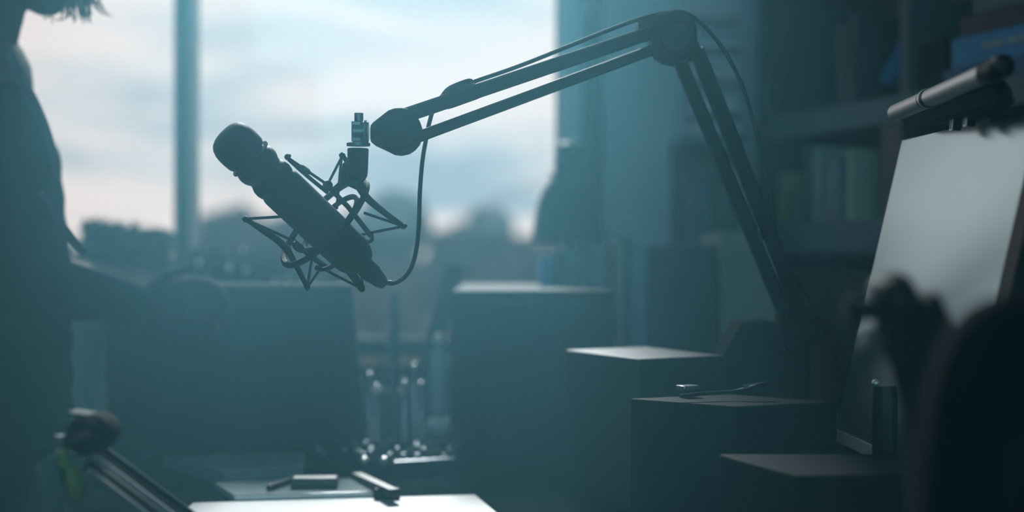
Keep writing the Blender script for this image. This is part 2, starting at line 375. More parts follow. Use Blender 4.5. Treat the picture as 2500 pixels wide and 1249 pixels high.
# ------------------------------------------------------------------ monitor on the right with its lamp
TL = P(2205, 343, 1.75); BL = P(2040, 1045, 1.75)
wv = Vector((.05, -1, 0)).normalized(); uv = (TL - BL); uv = (uv - wv*uv.dot(wv)); H = uv.length; uv.normalize()
nv = wv.cross(uv).normalized()
if nv.x > 0: nv = -nv
WID = .405
mo = thing('monitor', (.60, 1.55, DESK), 'large tilted monitor at right whose matt screen mirrors the pale sky', 'monitor')
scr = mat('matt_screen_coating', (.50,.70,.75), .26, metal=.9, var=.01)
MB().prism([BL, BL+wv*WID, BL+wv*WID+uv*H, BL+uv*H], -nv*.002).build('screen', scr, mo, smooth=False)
ch = .0145
b = MB(); b.prism([BL-uv*ch-wv*.002, BL-uv*ch+wv*(WID+.002), BL+wv*(WID+.002)-uv*.0002, BL-wv*.002-uv*.0002], nv*.003); b.build('chin', mat('chin_aluminium', (.75,.85,.88), .5, metal=1), mo, bevel=.0008)
b = MB(); b.prism([BL-uv*ch-wv*.002-nv*.0025, BL-uv*ch+wv*(WID+.03)-nv*.0025, BL+uv*(H+.001)+wv*(WID+.03)-nv*.0025, BL+uv*(H+.001)-wv*.002-nv*.0025], -nv*.022); b.build('housing', blackm, mo, bevel=.002)
b = MB(); b.prism([BL+wv*(WID+.0005)-uv*ch, BL+wv*(WID+.03)-uv*ch, BL+wv*(WID+.03)+uv*H, BL+wv*(WID+.0005)+uv*H], -nv*.002); b.build('bezel', blackg, mo)
mc = BL + wv*WID/2 + uv*H*.35 - nv*.03
b = MB(); b.bar(mc - nv*(-.004), (mc.x+.10, mc.y, DESK+.012), .07, .012, up=(0,1,0)); b.build('stand_neck', silver, mo, bevel=.002)
MB().box((mc.x+.06, mc.y, DESK+.006), (.20, .18, .012)).build('stand_foot', silver, mo, bevel=.003)
# light bar clipped on top
la = P(2182, 276, 1.70); lb = P(2410, 178, 1.70*(624.5-276)/(624.5-178)); lb.z = la.z
lt = (lb - la).normalized()
lm = thing('screen_lamp', tuple((la+lb)/2), 'silver light bar with black end clipped over the top of the monitor', 'lamp')
MB().lathe(la, lt, [(0,0),(.001,.005),(.004,.0085),(.010,.0095),((lb-la).length,.0095)], 28).build('lamp_tube', silver, lm)
MB().lathe(lb, lt, [(0,.0105),(.002,.0115),(.045,.0115),(.052,.009),(.055,0)], 28).build('end_cap', blackg, lm)
q = la + lt*((lb-la).length*.42)
MB().lathe(q - lt*.010, lt, [(0,.0102),(.0035,.0104),(.0036,.0104),(.020,.0104),(.020,.0102)], 28).build('switch_ring', blackg, lm)
MB().lathe(q - lt*.004, lt, [(0,.0108),(.006,.0108)], 28).build('switch_band', silver, lm)
under = Vector((0,0,-1))
b = MB(); b.prism([la+under*.0085+lt*.01+Vector((.004,0,0)), lb+under*.0085+Vector((.004,0,0)), lb+under*.030+Vector((.012,0,0)), la+under*.020+lt*.03+Vector((.012,0,0))], (.016,0,0)); b.build('lamp_housing', blackm, lm, bevel=.003)
for px in (2338, 2372):
    dd = 1.52 if px == 2338 else 1.47
    a = P(px, 262, dd); c = P(px-6, 318 if px == 2338 else 308, dd)
    MB().bar(a, c, .011, .006, up=(0,1,0)).build('clamp_finger', silver if 0 else black, lm, bevel=.001)
    MB().bar(a+Vector((-.0045,0,0)), c+Vector((-.0045,0,0)), .0016, .007, up=(0,1,0)).build('clamp_edge', silver, lm)
MB().tube([P(2400,245,1.45)+Vector((0,-.03,0)), P(2400,245,1.45)+Vector((0,.03,0))], .020, 24).build('clamp_weight', black, lm)

# ------------------------------------------------------------------ boxes and gear on the desk
def footbox(name, pts, z0, z1, m, label, cat, bev=.002):
    o = MB().prism([Vector((x, y, z0)) for x, y in pts], (0,0,z1-z0)).build(name, m, bevel=bev); return tag(o, label, cat)
# 1 speaker cabinet
CY = 2.26; x0, x1 = (1100-1250)/F*CY, (1500-1250)/F*CY; zt = EYE-(709-624.5)/F*CY
sp = thing('speaker_cabinet', ((x0+x1)/2, CY, DESK), 'big black cabinet with glossy top standing mid desk', 'speaker')
MB().box(((x0+x1)/2, CY+.285, (DESK+zt)/2), (x1-x0, .57, zt-DESK)).build('cabinet', mat('satin_black_lacquer', (.010,.014,.016), .7, spec=.08), sp, bevel=.003)
MB().box(((x0+x1)/2, CY-.002, (DESK+zt)/2-.002), (x1-x0-.02, .006, zt-DESK-.03)).build('front_panel', blackm, sp, bevel=.002)
# 2 diamond topped box
c2 = []
z2 = EYE-(876-624.5)/F*1.76
for px, py in ((1560,876),(1772,867),(1600,846),(1380,853)):
    d = (EYE-z2)*F/(py-624.5); c2.append(((px-1250)/F*d, d))
c2 = [c2[0], c2[1], (c2[1][0]+c2[3][0]-c2[0][0], c2[1][1]+c2[3][1]-c2[0][1]), c2[3]]
print('box2', c2, z2)
footbox('audio_interface', c2, DESK, z2, mat('grey_satin_metal', (.03,.038,.045), .5, spec=.35), 'dark box turned corner first with a shiny flat top, right of the black cabinet', 'box')
# 3 low case right
z3 = EYE-(992-624.5)/F*1.55; n3 = ((1790-1250)/F*1.55, 1.55)
footbox('equipment_case', [n3, (n3[0]+.125, 1.60), (n3[0]+.02, 1.69), (n3[0]-.105, 1.64)], DESK, z3, mat('case_grey', (.007,.009,.011), .7, spec=.06), 'low dark case in front of the boom arm base', 'case')
# small metal bits and a cord on the case
o = MB().tube(spline([P(1660,966,1.60), P(1720,960,1.61), P(1790,955,1.62), P(1850,940,1.62), P(1880,934,1.63)], 5), .0022, 8).build('jack_lead', darksteel); tag(o, 'thin dark lead with bright plug lying across the low case', 'cable')
MB().tube([P(1815,945,1.621), P(1872,936,1.628)], .003, 8).build('plug', steel, o)
o = MB().box(P(1680, 946, 1.66), (.022,.02,.006), rz=.4).build('metal_clip', steel, bevel=.001); tag(o, 'small bright metal clip behind the low case', 'clip')
# 4 floor cabinet in front of the desk
n4 = (1940-1250)/F*1.33; z4 = EYE-(1160-624.5)/F*1.33
fc = footbox('floor_cabinet', [(n4,1.33), (n4+.30,1.345), (n4+.28,1.475), (n4-.05,1.475)], 0, z4, mat('charcoal_laminate', (.007,.009,.011), .7, spec=.06), 'tall charcoal cabinet standing on the floor before the desk', 'cabinet')
# wedge behind the boom arm base
w_ = [(1764,868),(1812,787),(1905,787),(1950,868)]
wp = [P(x, y, 1.85) for x, y in w_]; wp = [Vector((wp[0].x,1.85,DESK))] + wp + [Vector((wp[3].x,1.85,DESK))]
wd = thing('desk_speaker', (wp[0].x, 1.85, DESK), 'six sided dark desktop box behind the base of the boom arm', 'speaker')
MB().prism(wp, (0,.09,0)).build('cabinet', mat('brown_grey_plastic', (.022,.026,.024), .8, spec=.1), wd, bevel=.003)
# rounded device in front of cabinet
a = P(1172, 838, 2.195); c = P(1372, 838, 2.195)
dv = MB().prism([Vector((a.x,2.195,DESK)), Vector((a.x,2.195,a.z-.012)), Vector((a.x+.004,2.195,a.z-.004)), Vector((a.x+.014,2.195,a.z)), Vector((c.x,2.195,a.z)), Vector((c.x,2.195,DESK))], (0,.052,0)).build('rack_unit', blackm, bevel=.002)
tag(dv, 'rounded dark device against the front of the black cabinet', 'device')

# mixer
zm = DESK + .02
mx = thing('mixer', P(930,1130,2.0)[:], 'angular dark mixing desk covered in knobs below the microphone', 'mixer')
def onz(px, py, z):
    d = (EYE - z) * F / (py - 624.5); return Vector(((px-1250)/F*d, d, z))
mc4 = [onz(735,1110,zm), onz(948,1128,zm), onz(1100,1122,zm), onz(1142,1080,zm+.01), onz(795,1078,zm+.01)]
near = [(735,1113),(950,1130),(1110,1121)]
m0, m1, m2 = [onz(x, y, zm) for x, y in near]
back = Vector((0, .24, .012)); bl = onz(795, 1077, zm+.012); br = onz(1144, 1082, zm+.012)
b = MB()
lo = [Vector((p.x, p.y, DESK)) for p in (m0, m1, m2, br, bl)]; hi = [m0, m1, m2, br, bl]
vs = b._add(lo+hi, [(4,3,2,1,0),(5,6,7),(5,7,8,9)] + [(i, (i+1)%5, (i+1)%5+5, i+5) for i in range(5)])
b.build('case', mat('mixer_metal', (.007,.010,.012), .9, spec=0), mx, bevel=.002)
MB().tube([m1+Vector((.008,-.001,.001)), m2+Vector((0,-.001,.001))], .0028, 8).build('front_rail', steel, mx)
knob_b = knob_d = None
rnd = random.Random(3)
for r in range(5):
    for c in range(11):
        u = (c+.5+.25*(r%2))/11.4; v = (r+.6)/5.4
        p = (m0.lerp(m2, u)).lerp(bl.lerp(br, u), v); p.z = m0.z + .012*v + .0005
        if rnd.random() < .2: continue
        rr = rnd.choice((.0036,.0043,.005)); dark = rnd.random() < .55
        if dark:
            if knob_d is None:
                k = knob_d = MB().lathe((0,0,0), (0,0,1), [(0,rr),(.006,rr*.9),(.007,rr*.6),(.0072,0)], 12).build('knob', blackm, mx)
            else:
                k = knob_d.copy(); COL.objects.link(k); k.parent = mx
        elif knob_b is None:
            knob_b = MB().lathe((0,0,0), (0,0,1), [(0,rr),(.0030,rr*.95),(.0045,rr*.7),(.0050,0)], 12).build('knob', mat('knob_satin', (.22,.27,.30), .3, metal=.6), mx)
            k = knob_b
        else:
            k = knob_b.copy(); COL.objects.link(k); k.parent = mx
        k.matrix_parent_inverse = mx.matrix_world.inverted(); k.location = p
for px in (890, 938):
    p = onz(px, 1124, zm+.004); MB().ball(p, .006, 2).build('fader_cap', silver, mx)
# white things behind the mixer
mug = thing('white_case', tuple(onz(1072,1100,DESK)), 'small white rounded case lying behind the mixer beside the black cabinet', 'case')
p = P(1070, 1037, 2.34); o = MB().box((p.x, 2.34, p.z), (.040,.05,.022)).build('lid', mat('white_plastic', (.85,.9,.92), .12, spec=1, ior=2), mug, bevel=.007)
MB().box((p.x, 2.34, (DESK+p.z-.0115)/2), (.036,.046,p.z-.0115-DESK)).build('base', mat('dark_plastic', (.03,.035,.04), .4), mug, bevel=.004)

# monitor seen from behind, left of centre
lp = thing('laptop_riser_screen', (-.42, 2.27, DESK), 'wide dark flat screen left of centre, seen beneath the microphone', 'screen')
lp.name = 'flat_screen'
q = [P(262,1116,2.25), P(898,1116,2.25), P(856,694,2.29), P(250,694,2.29)]
nn = Vector((0,.018,.002))
MB().prism(q, nn).build('panel', blackm, lp, bevel=.004)
MB().box((-.43, 2.295, DESK+.05), (.07,.02,.10)).build('stand_neck', black, lp, bevel=.002)
MB().box((-.43, 2.31, DESK+.005), (.20,.12,.01)).build('stand_foot', black, lp, bevel=.002)

# pale notebook behind, tablet and papers in front
def slab(name, corners, z, th, m, label, cat, bev=.0015):
    pts = [onz(x, y, z) for x, y in corners]
    o = MB().prism([p - Vector((0,0,th)) for p in pts], (0,0,th)).build(name, m, bevel=bev); return tag(o, label, cat), pts
o, nb = slab('notebook', ((548,1148),(742,1137),(745,1104),(400,1108)), DESK+.022, .022, mat('grey_green_cover', (.22,.30,.32), .35), 'thick grey green notebook lying left of the mixer', 'notebook')
o, tb = slab('tablet', ((572,1208),(945,1198),(870,1166),(522,1176)), DESK+.010, .010, mat('pale_grey_glass', (.42,.50,.53), .10, spec=1, ior=1.8), 'pale flat tablet near the front of the desk with pens on it', 'tablet')
o, pf = slab('white_folder', ((430,1262),(1230,1262),(1160,1206),(470,1226)), DESK+.003, .003, paper_w, 'bright white glossy sheet along the front desk edge', 'sheet')
o.location.z += 0
zt_ = DESK+.010
a = onz(655,1190,zt_+.004); c = onz(752,1157,zt_+.004)
pn = MB().tube([a, a.lerp(c,.06), a.lerp(c,.9), c], [.0035,.0045,.004,.002], 10).build('pen', black); tag(pn, 'short black pen lying slanted at left on the pale tablet', 'pen')
a = onz(708,1194,zt_); c = onz(823,1188,zt_); md = (a+c)/2
b = MB().box((md.x, md.y+.012, zt_+.0068), ((c-a).length, .028, .0135), rz=.05); bx = b.build('memory_stick', mat('grey_rubber', (.05,.06,.065), .45), bevel=.004); tag(bx, 'small dark rounded block lying on the pale tablet', 'gadget')
a = P(870,1161,1.99); c = onz(962,1203,zt_+.006)
rl = MB().bar(a, c, .016, .010).build('black_ruler', blackg, bevel=.002); tag(rl, 'black bar lying diagonally across the right end of the tablet', 'bar')
b = MB().box(onz(945,1206,DESK+.008)+Vector((0,0,.001)), (.034,.012,.014), rz=.1).build('bar_end', black, rl, bevel=.002)

# pens and a stick standing behind, on the sill
cup = thing('pen_cup', (P(965,900,2.45).x, 2.45, DESK), 'dark pen pot standing behind the mixer between screen and cabinet', 'pot')
cx = P(965,900,2.45).x
MB().lathe((cx,2.45,DESK), (0,0,1), [(0,.035),(.09,.037),(.09,.034),(.005,.033),(.005,0)], 28).build('pot', mat('dark_red_pot', (.05,.03,.03), .5), cup)
for px, top, lab, rr in ((966,708,'tallest thin dark stick standing upright in the pen pot',.007), (955,800,'shorter dark pencil in the pen pot left of the tall stick',.005), (1003,880,'stubby dark pen at the right of the pen pot',.005), (935,872,'stubby dark pen at the left of the pen pot',.005)):
    p = P(px, top, 2.45); bx_ = cx + max(-.018, min(.018, (p.x-cx)*.4))
    o = MB().tube([(bx_, 2.45, DESK+.008), (p.x, 2.45, p.z-.012), (p.x, 2.45, p.z)], [rr, rr, rr*.5], 10).build('pencil', blackm)
    tag(o, lab, 'pencil', 'pencils in the pen pot')
a = P(1012, 955, 2.38); a.z = DESK+.006; a.x -= .015; c = P(1112, 648, 2.5)
o = MB().bar(a, c, .030, .008, up=(0,1,0)).build('lamp_arm', blackm, bevel=.001); tag(o, 'flat dark bar leaning to the right against the black cabinet', 'bar')
o.name = 'leaning_bar'
# glass bottle with a highlight
gb = thing('bottle', (P(1072,900,2.42).x, 2.42, DESK), 'pale bottle with bright round cap half hidden behind the black cabinet', 'bottle')
gx_ = P(1072,900,2.42).x
MB().lathe((gx_,2.42,DESK), (0,0,1), [(0,.015),(.03,.016),(.145,.016),(.165,.010),(.166,0)], 28).build('bottle_body', mat('pale_blue_plastic', (.35,.42,.55), .35), gb)
MB().ball((gx_+.002, 2.42, DESK+.177), .0125, 3).build('cap', silver, gb)
# plugs, small shiny knobs on the desk near the pot
for px, py, lab in ((903,915,'small chrome ball nearest the flat screen'), (920,943,'small chrome ball low beside the flat screen'), (987,935,'small chrome ball below the pen pot'), (1028,938,'small chrome ball at the foot of the leaning bar'), (1012,893,'small chrome ball above the others beside the leaning bar')):
    p = P(px, py, 2.33); 
    o = MB().lathe((p.x, p.y, DESK), (0,0,1), [(0,.006),(.004,.003),(max(.01,p.z-DESK-.004),.003)], 10)
    o.ball((p.x,p.y,p.z), .0048, 2); o = o.build('chrome_pin', steel); tag(o, lab, 'pin', 'chrome pins behind the mixer')

# plant box on the sill (dark foliage; added pale beads stand in for highlight discs)
def foliage(name, prof, d, label, seed, zb):
    rnd = random.Random(seed); t = thing(name, (P((prof[0][0]+prof[-1][0])/2, 700, d).x, d, zb), label, 'plant')
    b = MB()
    for (xa, ya), (xb_, yb) in zip(prof, prof[1:]):
        n = max(3, int(abs(xb_-xa)*2.2))
        for k in range(n):
            u = rnd.random(); px = xa+(xb_-xa)*u; py = ya+(yb-ya)*u + rnd.random()**1.3*90
            c = P(px, py, d+rnd.uniform(-.045,.045)); 
            if c.z < zb + .05: c.z = zb + .05 + rnd.random()*.03
            l = rnd.uniform(.014,.026); a = Vector((rnd.uniform(-1,1), rnd.uniform(-1,1), rnd.uniform(-.4,1))).normalized()
            s_ = a.orthogonal().normalized()*l*.35
            b._add([c-a*l, c+s_, c+a*l, c-s_, c+a.cross(s_)*.3], [(0,1,4),(1,2,4),(2,3,4),(3,0,4)])
    b.build('leaves', mat('dark_leaves', (.02,.04,.03), .6, scale=20), t)
    p0, p1 = P(prof[0][0]+20, 800, d), P(prof[-1][0]-20, 800, d)
    MB().box(((p0.x+p1.x)/2, d, zb+.035), (p1.x-p0.x, .10, .07)).build('planter', mat('dark_planter', (.03,.035,.035), .6), t, bevel=.004)
    for k in range(6):
        x = p0.x + (p1.x-p0.x)*(k+.5)/6
        MB().tube([(x,d,zb+.06), (x+.01,d,zb+.15)], .004, 6).build('stem', bark, t)
    return t
pt = foliage('planter_box', ((470,612),(600,625),(700,655),(850,700)), 2.93, 'dark leafy planter on the sill behind the flat screen', 5, SILL)
pw = mat('pale_glint', (.85,.85,.9), .5)
for px, py, r in ((592,610,9),(485,640,10),(560,655,12),(600,660,13),(672,688,8),(700,684,8),(742,690,7),(672,680,6)):
    MB().ball(P(px, py, 2.86), r*2.0/F, 2).build('glint_bead', pw, pt)
foliage('potted_bush', ((200,545),(235,545),(300,556),(360,563),(418,572)), 2.93, 'dark bush on the sill left of the window mullion', 8, SILL)

# ------------------------------------------------------------------ row of binders and books, desk lamp
def standing(name, px0, px1, py, d, depth, col, label, rough=.6, z0=DESK, tilt=0, cat='book', group='books and binders standing at the back of the desk', m=None):
    a, c = P(px0, py, d), P(px1, py, d); w = c.x - a.x; h = a.z - z0
    m = m or mat('cover_%02d' % len(MATS), col, rough, var=.06)
    o = bpy.data.objects.new(name, None)
    if h <= 0: h = .1
    t = thing(name, ((a.x+c.x)/2, d+depth/2, z0), label, cat, group)
    MB().box(((a.x+c.x)/2, d+depth/2, z0+h/2), (w*.97, depth, h)).build('cover', m, t, bevel=.0015)
    MB().box(((a.x+c.x)/2, d+depth/2+.003, z0+h/2+.0006), (w*.72, depth-.008, h+.0012)).build('pages', mat('page_edges', (.40,.46,.46), .8), t)
    return t
D2 = 2.48
for px0, px1, py, col, lab in ((1318,1345,628,(.10,.22,.42),'blue book at the left end of the row, beneath the lamp shade'),
    (1345,1385,612,(.05,.09,.10),'dark book just right of the blue one at the left end of the row'),
    (1385,1408,606,(.12,.18,.2),'thin grey book under the middle of the lamp shade'),
    (1408,1440,600,(.05,.10,.12),'dark teal book under the right half of the lamp shade'),
    (1440,1484,598,(.14,.20,.22),'wide slate book below the right rim of the lamp shade'),
    (1486,1502,592,(.05,.06,.05),'thin blackish book left of the tan spine'),
    (1502,1522,588,(.20,.22,.18),'narrow tan book with light spine in the middle of the row'),
    (1522,1542,585,(.04,.07,.06),'narrow dark green book right of the tan spine'),
    (1542,1580,598,(.14,.22,.32),'slate blue book left of the wide black binder')):
    on = px1 < 1486
    standing('book', px0, px1, py, 2.57 if on else D2, .10 if on else .20, tuple(2.2*q for q in col), lab, z0=zt if on else DESK)
standing('binder', 1582, 1752, 600, 2.44, .26, (.04,.07,.09), 'wide black binder at the right of the row of books', cat='binder')
standing('file_box', 1754, 1900, 566, 2.50, .25, (.42,.50,.43), 'grey green file box at the right end of the row behind the boom arm', cat='box')
o = MB().ball(P(1528,580,2.5)+Vector((0,.03,-.002)), (.012,.012,.010), 2).build('blue_ball', mat('blue_plastic', (.03,.25,.42), .4)); tag(o, 'small blue ball resting on top of the books', 'ball')
# desk lamp with bell shade
lx = P(1388, 590, 2.76)
dl_ = thing('desk_lamp', (lx.x, 2.76, zt), 'black desk lamp with bell shaped shade beside the window edge', 'lamp')
kk = 2.76/F
pr = [(0,0),(0,8),(4,14),(12,33),(40,34),(78,36),(82,46),(90,47),(92,40),(100,46),(120,62),(150,74),(190,82),(230,88),(250,90),(250,87),(190,79),(120,59),(98,40),(96,0)]
MB().lathe(P(1388,342,2.76), (0,0,-1), [(h*kk, r*kk) for h, r in pr], 40).build('lamp_shade', mat('black_enamel', (.010,.014,.016), .6, spec=.1), dl_)
MB().tube(spline([(lx.x, 2.76, P(0,350,2.76).z), (lx.x,2.76,1.1), (lx.x,2.76,1.02), (lx.x,2.76,zt+.01)], 6), .006, 10).build('stem', black, dl_)
MB().lathe((lx.x,2.76,zt), (0,0,1), [(0,.048),(.012,.048),(.02,.03),(.02,0)], 32).build('base', black, dl_)
MB().ball((lx.x, 2.76, P(0,560,2.76).z), .024, 3).build('bulb', mat('frosted_bulb', (.6,.65,.65), .3), dl_)

lc = thing('low_cabinet', (-.93, 2.86, 0), 'low dark cabinet against the wall under the window behind the person', 'cabinet')
MB().box((-.93, 2.87, .39), (.66, .22, .78)).build('cabinet', mat('low_cabinet_laminate', (.02,.024,.028), .7), lc, bevel=.002)
for x in (-1.09, -.77): MB().box((x, 2.754, .39), (.31, .012, .70)).build('door', mat('low_cabinet_laminate', (.02,.024,.028)), lc, bevel=.002)
# pale green folders between the person and the flat screen
standing('folder', 164, 206, 706, 2.33, .16, (.62,.88,.84), 'pale green folder beside the person, left of the pair', cat='folder', group='pale folders beside the person')
standing('folder', 208, 256, 712, 2.34, .16, (.48,.70,.68), 'grey green folder beside the flat screen, right of the pair', cat='folder', group='pale folders beside the person')

# ------------------------------------------------------------------ bookcase running towards the viewer on the right
fv = Vector((.35,-.94,0)).normalized(); gv = Vector((.94,.35,0)).normalized(); Q0 = Vector((.515,2.86,0)) + fv*(-.04); BLN = 1.15; BDP = .20
def bc(u, v, z): return Q0 + fv*(u+.04) + gv*v + Vector((0,0,z))
bk = thing('bookcase', tuple(Q0), 'tall dark bookcase angled along the right side behind the monitor', 'bookcase')
RM = Matrix(((fv.x, gv.x, 0), (fv.y, gv.y, 0), (0, 0, 1)))
shelf_m = mat('slate_shelf_paint', (.16,.25,.29), .6)
def bbox(u0, u1, v0, v1, z0, z1): return MB().box(bc((u0+u1)/2, (v0+v1)/2, (z0+z1)/2), (abs(u1-u0), abs(v1-v0), z1-z0), M=RM)
bbox(-.04, BLN, BDP-.012, BDP, .05, 2.3).build('back_panel', wood_d, bk)
for z0, z1 in ((.05,.08),(.70,.72),(1.025,1.085),(1.252,1.298),(1.70,1.73),(2.27,2.30)):
    bbox(-.02, BLN-.02, .002, BDP-.012, z0, z1).build('shelf', shelf_m, bk, bevel=.001)
bbox(-.04, -.02, 0, BDP, 0, 2.3).build('side_panel', wood_d, bk, bevel=.001); bbox(BLN-.02, BLN, 0, BDP, 0, 2.3).build('side_panel', wood_d, bk, bevel=.001)
bbox(.37, .43, .01, BDP-.012, .72, 1.024).build('upright', wood_d, bk); bbox(.37, .43, .01, BDP-.012, 1.0855, 1.2515).build('upright', wood_d, bk)
# books on the middle shelf
u = .03
rnd = random.Random(11)
cols = [((.06,.12,.16),'dark blue'), ((.20,.19,.12),'olive'), ((.13,.09,.05),'brown'), ((.28,.34,.30),'pale grey'), ((.05,.11,.14),'navy'), ((.22,.30,.30),'silver'), ((.10,.15,.15),'slate'), ((.20,.22,.19),'stone'), ((.12,.20,.28),'steel blue')]
spec_ = [(.022,.10,1),(.014,.06,2),(.03,.05,0),(.030,.145,4),(.018,.14,5),(.012,.12,6),(.018,.115,7),(.020,.11,8),(.02,.12,0),(.016,.13,3)]
nm_ = ['first','second','third','fourth','fifth','sixth','seventh','eighth','ninth','tenth']
heights = ['short','low','low','tall','tall','medium','medium','medium','medium','tall']
for i, (w, h, ci) in enumerate(spec_):
    t = thing('book', tuple(bc(u+w/2, .07, 1.085)), '%s %s book, %s from the window end on the middle shelf' % (heights[i], cols[ci][1], nm_[i]), 'book', 'books on the middle bookcase shelf')
    bbox(u, u+w*.95, .006, .125, 1.0855, 1.0855+h).build('cover', mat('spine_%d' % ci, tuple(2.0*q for q in cols[ci][0]), .6), t, bevel=.001)
    bbox(u+.002, u+w*.95-.002, .010, .1235, 1.0867, 1.0855+h+.0006).build('pages', mat('page_edges', (.4,.46,.46)), t)
    u += w + (.004 if i != 2 else .02)
    if i == 4: u += .004
# blue books lying flat (upper shelf, near end)
def flat(u0, u1, z0, z1, col, label, v0=.004, mname=None):
    t = thing('flat_book', tuple(bc((u0+u1)/2, .1, z0)), label, 'book', 'books lying flat on the upper shelf')
    bbox(u0, u1, v0, .186, z0, z1).build('cover', mat(mname or 'flat_%d' % len(MATS), col, .5), t, bevel=.001)
    bbox(u0+.003, u1-.003, v0+.006, .1855, z0+.003, z1-.003).build('pages', mat('page_edges', (.4,.46,.46)), t)
    return t
zs = 1.2982
flat(.55, .95, zs, zs+.026, (.03,.16,.34), 'flat blue grey book at the bottom of the pile under the lettered one')
fb = flat(.572, .97, zs+.0265, zs+.075, (.005,.35,.75), 'thick bright blue book with pale spine lettering in the flat pile', mname='bright_blue_cover')
flat(.594, .97, zs+.0755, zs+.106, (.015,.035,.06), 'dark navy book lying on the lettered blue book')
flat(.625, .97, zs+.1065, zs+.150, (.05,.18,.24), 'dark teal book topmost in the flat pile, cut by the frame')
tcur = bpy.data.curves.new('lettering', 'FONT'); tcur.body = 'NAKI HIGIT'; tcur.size = .0155; tcur.extrude = .0003; tcur.space_character = .95
to = bpy.data.objects.new('lettering', tcur); COL.objects.link(to)
bpy.context.view_layer.update(); dg = bpy.context.evaluated_depsgraph_get()
me = bpy.data.meshes.new_from_object(to.evaluated_get(dg)); bpy.data.objects.remove(to)
tx = bpy.data.objects.new('spine_lettering', me); COL.objects.link(tx); me.materials.append(mat('pale_gold_print', (.95,1.0,.62), .5))
wmx = max(v.co.x for v in me.vertices)
R3 = Matrix((fv, Vector((0,0,1)), fv.cross(Vector((0,0,1))))).transposed().to_4x4()
tx.matrix_world = Matrix.Translation(bc(.652, .0026, zs+.049)) @ R3 @ Matrix.Scale(.105/wmx, 4, Vector((1,0,0)))
mw = tx.matrix_world.copy(); tx.parent = fb; tx.matrix_parent_inverse = fb.matrix_world.inverted(); tx.matrix_world = mw
# things between
t = thing('black_box', tuple(bc(.51, .08, zs)), 'small black box left of the flat blue books on the upper shelf', 'box')
bbox(.475, .545, .01, .15, zs, zs+.078).build('body', blackm, t, bevel=.002); bbox(.48, .54, .012, .148, zs+.0785, zs+.085).build('lid', rubber, t, bevel=.001)
# bowl
bwc = bc(.335, .09, zs)
o = MB().lathe(bwc, (0,0,1), [(0,.018),(.004,.022),(.012,.032),(.028,.040),(.042,.044),(.042,.041),(.028,.037),(.014,.028),(.008,0)], 36).build('bowl', mat('blue_glaze', (.03,.07,.12), .35)); tag(o, 'low dark blue bowl on the upper shelf left of the black box', 'bowl')
# crumpled blue cloth hanging out of the bowl
vs = MB(); n = 12
base_pts = [bc(.28+.13*i/n, .02+.03*math.sin(i*1.3), zs+.042+.075*math.sin(i/n*2.4)**2+.008*math.sin(i*2.1)) for i in range(n+1)]
for a_, c_ in zip(base_pts, base_pts[1:]): vs._add([a_, c_, c_+gv*.05+Vector((0,0,.018)), a_+gv*.05+Vector((0,0,.018)), a_-Vector((0,0,.004)), c_-Vector((0,0,.004)), c_+gv*.05+Vector((0,0,.014)), a_+gv*.05+Vector((0,0,.014))], ((0,1,2,3),(7,6,5,4),(0,4,5,1),(2,6,7,3),(1,5,6,2),(0,3,7,4)))
tw = thing('cloth', tuple(bc(.335,.07,zs+.04)), 'crumpled bright blue cloth piled in the bowl on the upper shelf', 'cloth')
cl = MB(); rnd = random.Random(4)
for k in range(5):
    a_ = bc(.318+.009*k, .05+.02*rnd.random(), zs+.032); c_ = bc(.322+.012*k, .06+.03*rnd.random(), zs+.075+.018*k)
    cl.tube(spline([a_, a_.lerp(c_,.5)+gv*.008*(k%2), c_], 4), [.011,.012,.012,.012,.012,.011,.010,.009,.006], 9)
cl.build('fold', mat('blue_cloth', (.03,.22,.50), .8), tw); vs.b.free()
# small ornament glimpsed in the middle of the upper shelf, and a tall vase
t = thing('figurine', tuple(bc(.19,.06,zs)), 'small pale pointed ornament alone on the upper shelf', 'ornament')
MB().lathe(bc(.19,.06,zs), (0,0,1), [(0,.012),(.003,.012),(.006,.004),(.020,.004),(.034,.008),(.050,.009),(.058,.004),(.060,0)], 20).build('figure', mat('pale_ceramic', (.35,.42,.44), .4), t)
for i, (u0, w, h, col, lab) in enumerate(((-.005,.05,.20,(.05,.08,.09),'tall dark binder at the window end of the upper shelf'), (.05,.05,.21,(.045,.07,.08),'tall dark binder standing second on the upper shelf'),
        (.225,.035,.15,(.05,.06,.07),'dark upright book right of the pale ornament'), (.262,.03,.16,(.04,.055,.07),'dark upright book left of the blue bowl'),
        (.42,.028,.17,(.10,.16,.18),'tall grey blue book standing left of the black box'))):
    t = thing('upright_book', tuple(bc(u0+w/2,.09,zs)), lab, 'book', 'upright books on the upper shelf')
    bbox(u0, u0+w*.96, .012, .17, zs, zs+h).build('cover', mat('upright_%d' % i, col, .6), t, bevel=.001)
    bbox(u0+.003, u0+w*.96-.003, .016, .1685, zs+.002, zs+h+.0006).build('pages', mat('page_edges', (.4,.46,.46)), t)
# wicker box and brown boxes on the lower shelf
o = bbox(.04, .35, .012, .17, .7205, .99).build('storage_box', mat('brown_card', (.075,.065,.055), .8), bevel=.003); tag(o, 'brown storage box on the lower shelf behind the arm base', 'box')

